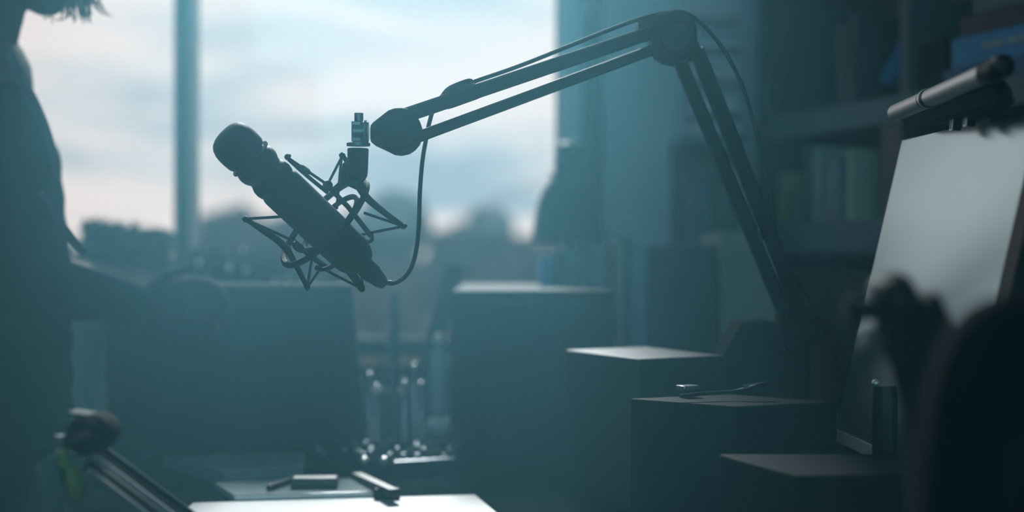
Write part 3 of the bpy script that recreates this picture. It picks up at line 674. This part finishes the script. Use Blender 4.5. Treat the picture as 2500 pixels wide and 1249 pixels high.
# narrow wall shelf between curtain and bookcase
ws = thing('wall_shelf', tuple(P(1750, 335, 2.9)), 'narrow dark wall shelf carrying the pile of pale magazines', 'shelf')
xa, xb = P(1690,0,2.80).x, P(1812,0,2.80).x; 
za, zb = P(0,348,2.80).z, P(0,330,2.80).z
MB().box(((xa+xb)/2-.006, 2.895, (za+zb)/2), (xb-xa+.03, .20, zb-za)).build('board', shelf_m, ws, bevel=.001)
zc = P(0,600,2.80).z
MB().box(((xa+xb)/2-.006, 2.895, zc-.008), (xb-xa+.03, .20, .016)).build('board', shelf_m, ws, bevel=.001)
MB().box(((xa+xb)/2-.006, 2.992, (za+zc)/2), (xb-xa+.03, .008, za-zc)).build('back_board', wood_d, ws)
rnd = random.Random(9); z = zb + .0003; i = 0
pc = [(.55,.66,.72),(.14,.18,.18),(.62,.74,.82),(.40,.52,.6),(.22,.28,.28),(.7,.72,.78),(.45,.6,.6)]
words_ = ['lowest','second lowest','third from the bottom','fourth from the bottom','fifth from the bottom','sixth from the bottom','seventh from the bottom','eighth from the bottom','ninth from the bottom','tenth from the bottom','eleventh from the bottom','twelfth from the bottom','topmost in view','fourteenth','fifteenth','sixteenth','seventeenth','eighteenth']
while z < 1.545 and i < 13:
    th = rnd.choice((.012,.018,.024,.028)); cx_ = (xa+xb)/2 + rnd.uniform(-.004,.004)
    o = MB().box((cx_, 2.885, z+th/2), (xb-xa-.012, .16, th-.0006), rz=rnd.uniform(-.03,.03)).build('magazine', mat('magazine_%d' % (i % 7), pc[i % 7], .6), bevel=.0006)
    tag(o, 'pale magazine lying %s in the pile beside the bookcase' % words_[i], 'magazine', 'magazines piled on the wall shelf'); z += th; i += 1
u_ = xa + .0; 
for k, (w, h, col, lab) in enumerate(((.018,.128,(.10,.16,.19),'grey book at the left end under the wall shelf'),(.016,.125,(.05,.19,.30),'bright blue book second from left under the wall shelf'),(.022,.13,(.07,.11,.11),'dark book in the middle under the wall shelf'),(.026,.122,(.10,.15,.16),'slate book right of centre under the wall shelf'),(.014,.118,(.05,.08,.08),'thin dark book at the right end under the wall shelf'))):
    o = MB().box((u_+w/2, 2.88, zc+.0003+h/2), (w-.001, .14, h)).build('paperback', mat('paperback_%d' % k, col, .6), bevel=.001)
    tag(o, lab, 'book', 'books under the wall shelf'); u_ += w

# ------------------------------------------------------------------ foreground boom arm at bottom left
rodm = mat('highlight_rod_metal', (.95,.98,1.0), .38, metal=.9)
gm_ = mat('strut_enamel', (.04,.045,.05), .25, metal=.9)
fa = thing('boom_arm', (P(620,1380,1.42).x, 1.44, DESK), 'second boom arm folded low at bottom left with bright edged struts', 'microphone arm')
fabk = mat('dull_black_plastic', (.005,.007,.008), .9, spec=.05)
def dJ(px): return 1.30 + (1.43-1.30)*(px-205)/(620-205)
fk = 1.3/F
MB().prism([P(x, y, 1.30-.022) for x, y in ((158,1040),(185,1018),(225,1012),(258,1030),(272,1062),(250,1100),(210,1118),(170,1105),(150,1075))], (0,.044,0)).build('elbow_joint', fabk, fa, bevel=.005)
MB().lathe(P(205,1062,1.30-.031), (0,1,0), [(0,0),(0,30*fk),(.003,36*fk),(.059,36*fk),(.062,30*fk),(.062,0)], 28).build('elbow_cap', fabk, fa)
MB().tube([P(150,1062,1.29), P(150,1090,1.29)], .006, 12).build('knob', steel, fa)
MB().box(P(214,1022,1.30)+Vector((0,0,.004)), (.030,.030,.004), M=Matrix.Rotation(.15,3,'Y')).build('top_plate', mat('worn_plate', (.10,.12,.12), .8, spec=.1), fa, bevel=.001)
MB().tube([P(225,1088,1.31), P(640,1391,1.43)], [.0072,.0072], 16).build('upper_strut', gm_, fa)
MB().tube([P(215,1132,1.29), P(600,1413,1.41)], .0070, 16).build('lower_strut', gm_, fa)
MB().tube([P(225,1112,1.275), P(610,1400,1.395)], .0034, 12).build('highlight_rod', rodm, fa)  # bright rods added along the struts as their edge highlights
MB().tube([P(215,1150,1.272), P(588,1432,1.39)], .0034, 12).build('highlight_rod', rodm, fa)
b = MB(); b.box(P(628,1385,1.425), (.05,.04,.05)); b.build('base_joint', black, fa, bevel=.004)
pc_ = P(628,1385,1.425); MB().box((pc_.x, 1.455, DESK-.045), (.05,.045,.012)).build('clamp', black, fa, bevel=.001)
MB().tube([(pc_.x, 1.425, pc_.z), (pc_.x, 1.445, DESK-.04)], .009, 12).build('clamp_post', black, fa)
o = MB().tube(spline([P(215,1060,1.255), P(150,1100,1.25), P(160,1170,1.25), P(180,1220,1.25), P(168,1280,1.25), P(150,1400,1.26), P(160,1600,1.28)], 6), .0035, 8).build('arm_cable', rubber)
tag(o, 'thin black cable hanging from the low boom arm at bottom left', 'cable')
yg = mat('yellow_green_tape', (.20,.26,.07), .6)
MB().tube(spline([P(150,1098,1.243), P(154,1120,1.243), P(160,1142,1.243)], 4), .0052, 8).build('cable_tape', yg, o)
MB().tube(spline([P(172,1140,1.235), P(182,1170,1.235), P(190,1215,1.235)], 4), [.004,.0055,.007,.008,.0085,.0085,.008,.0075,.007], 10).build('cable_tag', yg, o)
for dx in (170, 186): MB().tube([P(dx+6,1205,1.24), P(dx,1249,1.24), P(dx-3,1330,1.24)], .003, 8).build('lead', mat('grey_lead', (.16,.2,.21), .5), o)

# ------------------------------------------------------------------ foreground right: arm joint, bottle, chair
fj = thing('lamp_stand', (P(2260,1240,1.0).x, 1.0, 0), 'out of focus dark stand with round clamp joint before the monitor', 'stand')
k1 = 1.0/F
MB().prism([P(x, y, 1.0-.014) for x, y in ((2152,735),(2156,698),(2170,672),(2196,663),(2222,674),(2240,700),(2256,735),(2272,728),(2284,712),(2297,718),(2310,745),(2330,790),(2345,900),(2350,1300),(2235,1300),(2218,1000),(2195,900),(2172,860),(2160,800))], (0,.028,0)).build('bracket', blackm, fj, bevel=.006)
MB().lathe(P(2200,718,1.0-.024), (0,1,0), [(0,0),(0,34*k1),(.004,44*k1),(.044,44*k1),(.048,34*k1),(.048,0)], 28).build('round_joint', rubber, fj)
MB().tube([P(2160,756,1.0), P(2082,756,1.0)], [.0075,.0078], 16).build('handle', rubber, fj)
MB().tube([P(2084,756,1.0), P(2062,757,1.0)], [.0105,.0105], 16).build('handle_knob', rubber, fj)
MB().tube([P(2295,1290,1.0), (P(2295,0,1.0).x, 1.0, .02)], .012, 16).build('pole', black, fj)
MB().lathe((P(2295,0,1.0).x, 1.0, 0), (0,0,1), [(0,.12),(.012,.12),(.02,.11),(.022,0)], 36).build('base', black, fj)

bt = thing('drinks_bottle', (P(2168,1240,1.50).x, 1.50, DESK), 'dark bottle with bright cap edge standing before the monitor', 'bottle')
bxx = P(2161,1240,1.50).x; zt2 = P(0,940,1.50).z
MB().lathe((bxx,1.50,DESK), (0,0,1), [(0,.012),(.004,.0135),(zt2-DESK-.012,.0135),(zt2-DESK-.002,.012),(zt2-DESK,.012),(zt2-DESK,0)], 28).build('bottle_body', mat('dark_green_glass', (.01,.02,.018), .3), bt)
MB().ball((bxx-.012,1.492,zt2+.003), .0042, 2).build('clip', silver, bt)

ch_ = thing('office_chair', (P(2420,0,.86).x+.02, .80, 0), 'very dark out of focus office chair back filling the lower right corner', 'chair')
b = MB(); kc = .86
outl = [(2180,1420),(2196,1200),(2205,1080),(2222,960),(2246,870),(2280,800),(2325,752),(2380,722),(2440,716),(2560,730),(2680,790),(2760,900),(2800,1100),(2800,1420)]
b.prism([P(x, y, kc) for x, y in outl], (0,-.07,0))
fab = mat('black_chair_fabric', (.003,.007,.011), .95, spec=.1, scale=300, bump=.3)
cbk = b.build('backrest', fab, ch_, bevel=.022)
ccx = P(2480,0,.86).x
MB().box((ccx, .58, .47), (.46,.44,.08)).build('seat', fab, ch_, bevel=.03)
MB().bar((ccx,.76,.50), (ccx,.80,.95), .07, .015, up=(0,1,0)).build('back_bar', black, ch_, bevel=.003)
MB().tube([(ccx,.58,.43), (ccx,.58,.10)], .025, 16).build('gas_lift', darksteel, ch_)
for k in range(5):
    a = k*2*math.pi/5; q = Vector((ccx+.27*math.cos(a), .58+.27*math.sin(a), .07))
    lg = MB().bar((ccx,.58,.11), q, .04, .025).build('leg', black, ch_, bevel=.004)
    MB().tube([q-Vector((0,.02,.04)), q+Vector((0,.02,-.04))], .03, 16).build('caster', rubber, lg)

# ------------------------------------------------------------------ the person at the left
def blobs(segs, name, m, parent, vox=.009, sm=6, post=None):
    b = MB()
    for a, c, ra, rc in segs:
        a, c = Vector(a), Vector(c); ra = Vector(ra) if isinstance(ra, tuple) else Vector((ra,)*3); rc = Vector(rc) if isinstance(rc, tuple) else Vector((rc,)*3)
        n = max(2, int((c-a).length / (min(ra.length, rc.length)*.18)) + 1)
        for i in range(n):
            t = i/(n-1); b.ball(a.lerp(c, t), ra.lerp(rc, t), 3)
    o = b.build(name, m, parent)
    r = o.modifiers.new('remesh', 'REMESH'); r.mode = 'VOXEL'; r.voxel_size = vox; r.use_smooth_shade = True
    s_ = o.modifiers.new('smooth', 'SMOOTH'); s_.factor = .6; s_.iterations = sm
    return o
px_ = -.755
pe = thing('person', (-.83, 2.0, 0), 'person in a dark jacket standing at the left, leaning to the desk', 'person')
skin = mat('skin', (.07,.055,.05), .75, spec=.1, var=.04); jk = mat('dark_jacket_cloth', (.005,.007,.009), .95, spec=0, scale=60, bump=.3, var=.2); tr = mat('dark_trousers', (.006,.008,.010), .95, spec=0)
chin = P(118, 36, 2.0)
head_c = chin + Vector((-.042, 0, .115))
W_ = P(335, 742, 2.13)
fing = []
palm_a, palm_b = W_ + Vector((.015,.012,0)), W_ + Vector((.055,.035,.002))
for i, (oz, ln) in enumerate(((.030,.072),(.012,.082),(-.006,.078),(-.022,.062))):
    f0 = palm_b + Vector((0,0,oz)); f1 = f0 + Vector((ln*.5,.022,0)); f2 = f1 + Vector((ln*.28,-.004,-.010)); f3 = f2 + Vector((ln*.16,-.010,-.010))
    fing += [(f0,f1,.0088,.0082),(f1,f2,.0080,.0075),(f2,f3,.0074,.0064)]
th0 = palm_a + Vector((.004,-.004,.022)); th1 = th0 + Vector((.030,-.012,.022)); th2 = th1 + Vector((.026,.004,.010))
# the far hand rests on the desk edge behind the folders
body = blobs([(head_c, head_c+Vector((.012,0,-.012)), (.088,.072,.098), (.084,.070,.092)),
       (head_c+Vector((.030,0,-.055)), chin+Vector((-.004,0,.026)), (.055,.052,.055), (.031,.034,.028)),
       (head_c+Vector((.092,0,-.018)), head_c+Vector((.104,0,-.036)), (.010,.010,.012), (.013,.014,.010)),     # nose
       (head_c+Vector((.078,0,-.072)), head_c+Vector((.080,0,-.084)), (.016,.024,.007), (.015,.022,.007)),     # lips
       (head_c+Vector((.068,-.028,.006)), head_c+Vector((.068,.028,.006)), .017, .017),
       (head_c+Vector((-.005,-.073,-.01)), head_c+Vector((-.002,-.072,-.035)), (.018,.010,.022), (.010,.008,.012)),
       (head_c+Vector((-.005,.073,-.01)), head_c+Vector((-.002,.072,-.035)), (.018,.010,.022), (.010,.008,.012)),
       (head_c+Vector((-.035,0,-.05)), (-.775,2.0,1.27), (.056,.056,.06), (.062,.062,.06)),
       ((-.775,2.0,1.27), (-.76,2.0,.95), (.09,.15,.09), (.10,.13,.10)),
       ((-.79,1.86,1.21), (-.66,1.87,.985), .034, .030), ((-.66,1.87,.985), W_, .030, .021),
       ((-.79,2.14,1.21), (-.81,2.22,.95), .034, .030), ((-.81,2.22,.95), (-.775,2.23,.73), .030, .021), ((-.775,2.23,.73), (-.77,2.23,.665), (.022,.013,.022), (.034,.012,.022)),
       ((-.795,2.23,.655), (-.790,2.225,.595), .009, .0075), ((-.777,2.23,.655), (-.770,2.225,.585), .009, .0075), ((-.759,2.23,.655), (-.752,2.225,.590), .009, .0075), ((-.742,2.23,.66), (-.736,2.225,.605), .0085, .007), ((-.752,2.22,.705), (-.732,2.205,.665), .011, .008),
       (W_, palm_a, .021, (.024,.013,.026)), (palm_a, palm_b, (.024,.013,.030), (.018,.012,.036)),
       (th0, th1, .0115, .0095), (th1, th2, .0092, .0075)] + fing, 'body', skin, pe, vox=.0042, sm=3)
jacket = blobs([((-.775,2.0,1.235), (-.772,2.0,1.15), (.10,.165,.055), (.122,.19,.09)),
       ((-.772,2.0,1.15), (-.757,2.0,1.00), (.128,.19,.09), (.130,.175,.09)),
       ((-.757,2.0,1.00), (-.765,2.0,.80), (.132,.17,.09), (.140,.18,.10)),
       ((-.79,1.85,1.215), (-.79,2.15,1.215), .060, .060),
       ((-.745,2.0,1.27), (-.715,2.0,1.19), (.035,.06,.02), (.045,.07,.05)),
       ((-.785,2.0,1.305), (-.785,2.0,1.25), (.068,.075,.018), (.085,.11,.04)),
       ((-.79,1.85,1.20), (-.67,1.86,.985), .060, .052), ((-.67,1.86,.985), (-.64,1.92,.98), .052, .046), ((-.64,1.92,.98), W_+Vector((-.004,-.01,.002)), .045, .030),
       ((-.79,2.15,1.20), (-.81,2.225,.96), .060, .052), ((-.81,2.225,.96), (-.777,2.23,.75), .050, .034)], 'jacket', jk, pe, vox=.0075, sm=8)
# lighter front and sleeve edges, their highlights put in as pale strips
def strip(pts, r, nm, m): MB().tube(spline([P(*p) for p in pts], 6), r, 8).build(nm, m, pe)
jk2 = mat('jacket_highlight', (.10,.14,.16), .7)
strip([(22,120,1.93),(50,185,1.93),(85,250,1.92),(112,315,1.92),(128,375,1.92),(136,440,1.93)], .006, 'lapel_highlight', jk2)
strip([(96,470,1.84),(130,520,1.86),(170,575,1.89),(205,615,1.93)], .006, 'sleeve_highlight', jk2)
blobs([((-.765,2.0,.80), (-.775,2.0,.90), (.115,.165,.09), (.11,.16,.09)),
       ((-.775,1.91,.82), (-.76,1.91,.47), (.085,.080,.09), (.062,.062,.07)), ((-.76,1.91,.47), (-.79,1.91,.09), .058, .045),
       ((-.775,2.09,.82), (-.80,2.09,.47), (.085,.080,.09), (.062,.062,.07)), ((-.80,2.09,.47), (-.84,2.09,.09), .058, .045)], 'trousers', tr, pe, vox=.012)
for x, y in ((-.79,1.91),(-.84,2.09)):
    b = MB(); 
    for i in range(6): b.ball((x-.03+.032*i, y, .045-.003*i), (.045,.042-.002*i,.045-.004*i), 3)
    so = b.build('shoe', blackm, pe); r = so.modifiers.new('remesh','REMESH'); r.mode = 'VOXEL'; r.voxel_size = .008; r.use_smooth_shade = True
# hair: cap over the skull, and loose strands falling past the face
hairm = mat('dark_hair', (.03,.035,.04), .6, scale=200)
hb = [(head_c+Vector((-.022,0,.030)), head_c+Vector((-.030,0,-.030)), (.098,.090,.090), (.080,.086,.080)),
      (head_c+Vector((.040,0,.070)), head_c+Vector((.075,0,.062)), (.050,.068,.035), (.045,.055,.028)),
      (head_c+Vector((.080,-.02,.062)), P(205,-30,1.98), (.030,.040,.025), (.014,.022,.018))]
blobs(hb, 'hair', hairm, pe, vox=.006)
st = MB(); rnd = random.Random(2)
def strand(pts, r=.0012):
    q = spline([P(x, y, 1.97+z) for x, y, z in pts], 6); n = len(q)
    st.tube(q, [r*(1-.75*i/(n-1)) for i in range(n)], 6)
for k in range(46):
    x0 = rnd.gauss(190, 22); x1 = x0 + rnd.gauss(2, 12); l = rnd.uniform(20, 62)
    z = rnd.uniform(-.02, .02)
    strand([(x0-8, -45, z), (x0, -12, z), (x0+(x1-x0)*.6, l*.5, z), (x1, l, z)], .0022)
for k in range(8):
    x0 = 215 + k*2; strand([(x0-15,-40,0), (x0,-5,.01), (x0+14+k,18,.01), (x0+34+k*2,36+k,.0)], .0009)
for x0, x1, y1 in ((118,105,44),(112,96,42),(122,118,50),(130,112,54),(160,142,60),(168,150,58),(150,138,55)):
    strand([(x0+16,-30,-.05),(x0+10,0,-.05),(x0+4,y1*.6,-.04),(x1,y1-8,-.04),(x1-10,y1-14,-.04)], .0009)
st.build('loose_hair', hairm, pe)

# ------------------------------------------------------------------ thin haze added in the room, standing in for lens glare
hz = MB().box((-.3, 1.02, 1.33), (3.9, 2.54, 2.6)).build('haze', mat('grey_carpet', (0,0,0)), smooth=False)
hm = bpy.data.materials.new('thin_blue_haze'); hm.use_nodes = True; h = hm.node_tree; h.nodes.clear()
ho = h.nodes.new('ShaderNodeOutputMaterial'); hv = h.nodes.new('ShaderNodeVolumeScatter')
hv.inputs['Color'].default_value = (.27, .78, 1.0, 1); hv.inputs['Density'].default_value = .155; hv.inputs['Anisotropy'].default_value = .82
h.links.new(hv.outputs[0], ho.inputs['Volume']); hz.data.materials[0] = hm
tag(hz, 'thin blue haze added in the room to stand in for lens glare', 'haze', kind='stuff')
